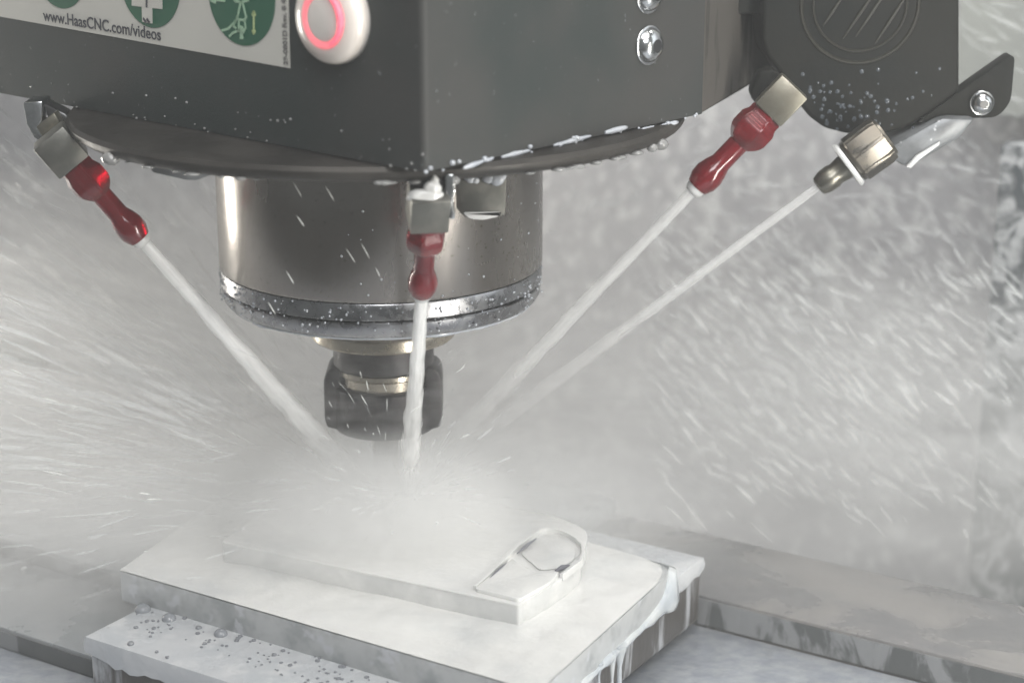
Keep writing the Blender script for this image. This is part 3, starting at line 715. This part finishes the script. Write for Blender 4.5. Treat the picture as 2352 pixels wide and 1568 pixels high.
# ================================================================== BLACK UNIT AT TOP RIGHT
bu = thing('black_unit', 'glossy black rounded housing with a ribbed round cap and pointed fin, top right', 'housing', Y(1980, 100, .03))
yu = .02
body = [(1752, -120), (1752, 95), (1762, 130), (1790, 165), (1832, 230), (1858, 268), (1895, 295), (1945, 308), (2010, 312), (2075, 298), (2120, 275), (2165, 246), (2196, 225), (2204, 205), (2204, -120)]
bm = bmesh.new(); prism(bm, [Y(x, y, yu) for x, y in body], Vector((0, .07, 0)), .004, 4)
ub = link('body_shell', bm, BLACK, bu, angle=50)
bm = bmesh.new(); prism(bm, rounded([Y(x, y, yu - .002) for x, y in ((2100, 286), (2190, 222), (2332, 122), (2322, 235), (2292, 270), (2225, 272), (2175, 262))], .004), Vector((0, .012, 0)), .0014); fin = link('fin', bm, BLACK, bu)
screw(2255, 236, .0060, Vector((0, yu - .0024, 0)), Vector((0, -1, 0)), fin)
cc = Y(1975, 10, yu); mc = frame_from(cc, Vector((0, -1, 0)))
bm = bmesh.new()
for r_, w_ in ((.0270, .0010), (.0215, .0007)):
    lathe(bm, [(r_ - w_, .0), (r_ - w_ * .4, .0009), (r_ + w_ * .4, .0009), (r_ + w_, .0)], 72, mc, cap=False)
link('cap_ring', bm, BLACKLINE, bu)
for xa, ya, xb, yb_ in ((1890, 60, 1930, 0), (1935, 90, 2010, -20), (1965, 85, 2035, -20), (2010, 100, 2075, 0)):
    bm = bmesh.new(); tube(bm, [Y(xa, ya, yu - .0002), Y((xa + xb) / 2, (ya + yb_) / 2, yu - .0004), Y(xb, yb_, yu - .0002)], [.0003, .0009, .0006], 6); link('cap_rib', bm, BLACKLINE, bu)
bm = bmesh.new(); prism(bm, [Y(x, y, .03) for x, y in ((1560, -90), (1770, -90), (1770, 36), (1560, 28))], Vector((0, .04, 0)), .002); link('rear_arm', bm, BLACK, bu)
bm = bmesh.new()
for k in range(95):
    x = random.gauss(1960, 100); y = random.gauss(245, 45)
    x = 1790 + (y - 90) * .55 + abs(random.gauss(0, 1)) * 130 if k < 100 else x
    if y > 150 and y < 302 and x > 1765 + max(0, y - 130) * .62 and x < 2190 - max(0, y - 225) * 1.3:
        blob(bm, Y(x, y, yu - .0001), random.uniform(.0003, .0011), (1, .25, 1), sub=2)
link('coolant_specks', bm, mat('speck_film', (.10, .115, .135), rough=.25, coat=.4, alpha=.6), bu)

# ================================================================== SPRAY
DROP = mat('spray_droplet', (.80, .82, .82), rough=.3, alpha=.085, sss=0)
DROPB = mat('spray_droplet_bright', (.92, .93, .90), rough=.2, alpha=.45)
def soft_mat(name, al):                             # milky drops: thick in the middle, thin at the rim
    m = mat(name, (.84, .86, .86), rough=.5); n = m.node_tree.nodes; lw = n.new('ShaderNodeLayerWeight'); lw.inputs['Blend'].default_value = .5
    mr = n.new('ShaderNodeMapRange'); mr.inputs['From Min'].default_value = .15; mr.inputs['From Max'].default_value = .95; mr.inputs['To Min'].default_value = al; mr.inputs['To Max'].default_value = 0
    m.node_tree.links.new(lw.outputs['Facing'], mr.inputs['Value']); m.node_tree.links.new(mr.outputs[0], n['Principled BSDF'].inputs['Alpha']); return m
SOFT = soft_mat('soft_spray', .15)
def spindle_drop(bm, p, d, L_, r_):
    m_ = frame_from(p, d, Vector((.2, .5, .8)))
    rings = [[bm.verts.new(m_ @ Vector((r_ * q * math.cos(2.0944 * k), r_ * q * math.sin(2.0944 * k), z * L_))) for k in range(3)] for z, q in ((-.2, .7), (.22, .95))]
    a = bm.verts.new(m_ @ Vector((0, 0, -.5 * L_))); b = bm.verts.new(m_ @ Vector((0, 0, .5 * L_)))
    for k in range(3):
        k2 = (k + 1) % 3
        bm.faces.new((a, rings[0][k2], rings[0][k])); bm.faces.new((rings[0][k], rings[0][k2], rings[1][k2], rings[1][k])); bm.faces.new((rings[1][k], rings[1][k2], b))
src = Vector((0.0, -.01, ZP + .006))
def soft_drop(bm, p, d, L_, r_):
    m_ = frame_from(p, d, Vector((.2, .5, .8))); n = 7
    rings = [[bm.verts.new(m_ @ Vector((r_ * q * math.cos(6.2832 * k / n), r_ * q * math.sin(6.2832 * k / n), z * L_))) for k in range(n)] for z, q in ((-.42, .35), (-.2, .8), (.1, 1), (.36, .6))]
    a = bm.verts.new(m_ @ Vector((0, 0, -.55 * L_))); b = bm.verts.new(m_ @ Vector((0, 0, .5 * L_)))
    for k in range(n):
        k2 = (k + 1) % n
        bm.faces.new((a, rings[0][k2], rings[0][k])); bm.faces.new((rings[-1][k], rings[-1][k2], b))
        for u_, v_ in zip(rings, rings[1:]): bm.faces.new((u_[k], u_[k2], v_[k2], v_[k]))
def throw(bm, n, az, el, sp_, tmax, Lr, rr2, tmin=.15, jitter=.02, soft=False):
    for _ in range(n):
        a = R(random.uniform(*az)); e = R(random.uniform(*el)); s = random.uniform(*sp_)
        v = Vector((math.cos(a) * math.cos(e), math.sin(a) * math.cos(e), math.sin(e))) * s
        t = tmax * (tmin + (1 - tmin) * random.random() ** .8)
        p = src + v * t + Vector((0, 0, -4.9 * t * t)) + Vector([random.gauss(0, jitter) for _ in range(3)])
        vel = v + Vector((0, 0, -9.8 * t))
        if p.z < -.095 and p.y < .03: continue
        if p.z < -.13: continue
        if (p - CAM).length < .45: continue
        if p.y < -.08 and abs(p.x) < .1 and p.z > -.05: continue
        if soft and p.y < .14: continue
        (soft_drop if soft else spindle_drop)(bm, p, vel, random.uniform(*Lr) * (.5 + .5 * vel.length / sp_[1]), random.uniform(*rr2))
bm = bmesh.new()
throw(bm, 1700, (120, 235), (-2, 42), (3.0, 5.0), .11, (.010, .034), (.0002, .0007))
throw(bm, 500, (150, 200), (-4, 8), (3.0, 5.0), .11, (.010, .040), (.0003, .0009))
o = link('spray_streaks', bm, DROP, smooth=True, angle=90); o['kind'] = 'stuff'; o['label'] = 'fine streaks of coolant thrown outward to the left of the cut'
bm = bmesh.new()
for _ in range(1150):                                # broad soft gouts flying far to the left
    a = R(random.gauss(168, 26)); e = R(random.uniform(-3, 33)); q = Vector((math.cos(a) * math.cos(e), math.sin(a) * math.cos(e), math.sin(e)))
    r_ = random.uniform(.10, .45); p = src + q * r_ - Vector((0, 0, r_ * r_ * .25))
    if p.z < -.10 or p.y < -.02: continue
    soft_drop(bm, p, q - Vector((0, 0, r_ * .5)) + Vector([random.gauss(0, .06) for _ in range(3)]), random.uniform(.010, .050), random.uniform(.0008, .0030) * (.5 + r_))
for _ in range(10000):                               # arcs that flatten out and then fall, the further the steeper
    p = Vector((random.uniform(-.05, .55), random.uniform(.20, .58), random.uniform(-.20, .34)))
    q = p - src; dist_ = q.length
    if random.random() > 1.35 - dist_ * 1.1 or p.dot(MY) > .55 or p.dot(MX) * 0 + p.x > .55: continue
    v = q.normalized() + Vector((random.gauss(0, .12), random.gauss(0, .12), random.gauss(0, .10) - max(0, dist_ - .12) * 2.1))
    k = random.random() ** 2
    soft_drop(bm, p, v, .010 + .030 * k, .0006 + .0016 * k * random.random() + .0003)
for c_, n_, sp3 in ((TM, 900, .045), (TL, 700, .06)):
    for _ in range(n_ // 3):
        a = random.uniform(0, 6.283); e = abs(random.gauss(.25, .35)); q = Vector((math.cos(a) * math.cos(e) - .25, math.sin(a) * math.cos(e) - .2, math.sin(e) * .8)).normalized()
        r_ = random.random() ** 1.8 * sp3 * random.choice((1, 1, 1.6)) + .003
        soft_drop(bm, c_ + q * r_ + Vector((0, 0, -.002)), q, random.uniform(.002, .012), random.uniform(.0002, .0009))
o = link('soft_spray_streaks', bm, SOFT, smooth=True, angle=90); o['kind'] = 'stuff'; o['label'] = 'soft falling streaks of coolant spray to the right of the cut'
bm = bmesh.new()
for _ in range(1300):
    p = Vector((random.uniform(.14, .42), random.uniform(.06, .28), random.uniform(-.15, -.02)))
    if p.x + p.y * .6 < .16: continue
    soft_drop(bm, p, Vector((1, .3 + random.gauss(0, .3), -1.0 + random.gauss(0, .25))), random.uniform(.006, .020), random.uniform(.0005, .0016))
o = link('falling_spray', bm, soft_mat('faint_soft_spray', .15), smooth=True, angle=90); o['kind'] = 'stuff'; o['label'] = 'faint drops of coolant falling over the table at lower right'
bm = bmesh.new()
throw(bm, 130, (130, 230), (0, 38), (3.0, 5.0), .10, (.003, .012), (.0002, .00045), tmin=.4)
for _ in range(26):                                 # bright flecks in front of the tool holder and nose
    p = Y(random.uniform(720, 1080), random.uniform(800, 1010), random.uniform(-.09, -.03)); spindle_drop(bm, p, Vector((p.x - src.x + random.gauss(0, .01), 0, .4 * (p.z - src.z) + random.gauss(0, .012))), random.uniform(.0015, .007), random.uniform(.00015, .0004))
for _ in range(8):
    p = Y(random.uniform(620, 900), random.uniform(430, 720), -.12); spindle_drop(bm, p, Vector((.5, 0, -1 + random.gauss(0, .2))), random.uniform(.005, .011), random.uniform(.0002, .00035))
o = link('bright_droplets', bm, DROPB, smooth=True, angle=90); o['kind'] = 'stuff'; o['label'] = 'bright lit drops flying among the spray'

def mist(name, c, r, dens, label, radial=True, lo=.35, hi=.75, nscale=3.0, pw=1.6, squash=(1, 1, 1), side=0.0):
    bm = bmesh.new(); bmesh.ops.create_icosphere(bm, subdivisions=3, radius=1.0)
    m = bpy.data.materials.new(name); m.use_nodes = True; N = m.node_tree.nodes; L = m.node_tree.links
    N.remove(N['Principled BSDF']); out = N['Material Output']
    pv = N.new('ShaderNodeVolumePrincipled'); pv.inputs['Color'].default_value = (.995, .995, .99, 1); pv.inputs['Anisotropy'].default_value = 0.0
    tc = N.new('ShaderNodeTexCoord'); ln = N.new('ShaderNodeVectorMath'); ln.operation = 'LENGTH'; L.new(tc.outputs['Object'], ln.inputs[0])
    fo = N.new('ShaderNodeMapRange'); fo.inputs['From Min'].default_value = 0; fo.inputs['From Max'].default_value = 1; fo.inputs['To Min'].default_value = 1; fo.inputs['To Max'].default_value = 0
    L.new(ln.outputs['Value'], fo.inputs['Value'])
    pwn = N.new('ShaderNodeMath'); pwn.operation = 'POWER'; L.new(fo.outputs[0], pwn.inputs[0]); pwn.inputs[1].default_value = pw
    nz_ = N.new('ShaderNodeTexNoise'); nz_.inputs['Scale'].default_value = nscale; nz_.inputs['Detail'].default_value = 4; nz_.inputs['Roughness'].default_value = .6
    if radial:                                      # noise that follows the directions in which the spray flies
        nn = N.new('ShaderNodeVectorMath'); nn.operation = 'NORMALIZE'; L.new(tc.outputs['Object'], nn.inputs[0])
        sc_ = N.new('ShaderNodeVectorMath'); sc_.operation = 'SCALE'; sc_.inputs['Scale'].default_value = 4.0; L.new(nn.outputs[0], sc_.inputs[0])
        ad = N.new('ShaderNodeVectorMath'); ad.operation = 'ADD'; L.new(sc_.outputs[0], ad.inputs[0]); L.new(tc.outputs['Object'], ad.inputs[1])
        L.new(ad.outputs[0], nz_.inputs['Vector'])
    else: L.new(tc.outputs['Object'], nz_.inputs['Vector'])
    nr = N.new('ShaderNodeMapRange'); nr.inputs['From Min'].default_value = lo; nr.inputs['From Max'].default_value = hi; L.new(nz_.outputs['Fac'], nr.inputs['Value'])
    nr.inputs['To Min'].default_value = .12
    mu = N.new('ShaderNodeMath'); mu.operation = 'MULTIPLY'; L.new(pwn.outputs[0], mu.inputs[0]); L.new(nr.outputs[0], mu.inputs[1])
    m2 = N.new('ShaderNodeMath'); m2.operation = 'MULTIPLY'; L.new(mu.outputs[0], m2.inputs[0]); m2.inputs[1].default_value = dens
    last = m2
    if side:                                        # more spray is thrown to the left than to the right
        sx = N.new('ShaderNodeSeparateXYZ'); L.new(tc.outputs['Object'], sx.inputs[0])
        sr = N.new('ShaderNodeMapRange'); sr.inputs['From Min'].default_value = .35; sr.inputs['From Max'].default_value = -.45
        sr.inputs['To Min'].default_value = 1 - side; sr.inputs['To Max'].default_value = 1; L.new(sx.outputs['X'], sr.inputs['Value'])
        last = N.new('ShaderNodeMath'); last.operation = 'MULTIPLY'; L.new(m2.outputs[0], last.inputs[0]); L.new(sr.outputs[0], last.inputs[1])
    L.new(last.outputs[0], pv.inputs['Density']); L.new(pv.outputs[0], out.inputs['Volume'])
    o = link(name, bm, m); o.location = c; o.scale = (r * squash[0], r * squash[1], r * squash[2]); o['kind'] = 'stuff'; o['label'] = label
    return o
hp = Y(20, 905, .62)  # small dark rounded panel at the far left, behind the spray
bm = bmesh.new(); prism(bm, rounded([Vector((hp.x - .10, hp.y, hp.z - .045)), Vector((hp.x + .03, hp.y, hp.z - .045)), Vector((hp.x + .03, hp.y, hp.z + .045)), Vector((hp.x - .10, hp.y, hp.z + .045))], .02), Vector((0, .02, 0)), .003)
tag(link('dark_blotch', bm, mat('dark_teal', (.035, .05, .055), rough=.5)), 'dark hatch barely seen through the spray at the left edge', 'blotch')
mist('spray_mist', src + Vector((-.035, .01, -.004)), .150, 115, 'dense white cloud of spray where the jets strike', lo=.36, hi=.62, nscale=3.2, pw=1.9, squash=(1.5, .8, .36))
mist('jet_splash', TM + Vector((-.014, -.004, -.010)), .056, 260, 'bright burst of spray at the foot of the middle jet', lo=.22, hi=.72, nscale=2.6, pw=1.5, squash=(1.35, 1, .75))
mist('spray_fan', src + Vector((0, .11, .02)), .48, 14, 'wide fan of milky spray flying off the cut', lo=.40, hi=.62, nscale=4.0, pw=1.0, squash=(1, .50, .30), side=.85)
mist('drifting_mist', Vector((.32, .16, -.13)), .28, 9, 'thin mist drifting over the table at the lower right', radial=False, lo=.35, hi=.65, nscale=5, pw=.8, squash=(1.2, .8, .32))

# haze in the closed machine
bm = bmesh.new(); prism(bm, [Vector((x, y, -1.4)) for x, y in ((-2, -1.6), (2, -1.6), (2, 2), (-2, 2))], Vector((0, 0, 3.2)))
m = bpy.data.materials.new('haze'); m.use_nodes = True; N = m.node_tree.nodes; N.remove(N['Principled BSDF'])
pv = N.new('ShaderNodeVolumePrincipled'); pv.inputs['Density'].default_value = .06; pv.inputs['Color'].default_value = (.93, .95, .95, 1)
m.node_tree.links.new(pv.outputs[0], N['Material Output'].inputs['Volume'])
hz = link('haze', bm, m, smooth=False); hz['kind'] = 'stuff'; hz['label'] = 'thin milky haze filling the machine enclosure'
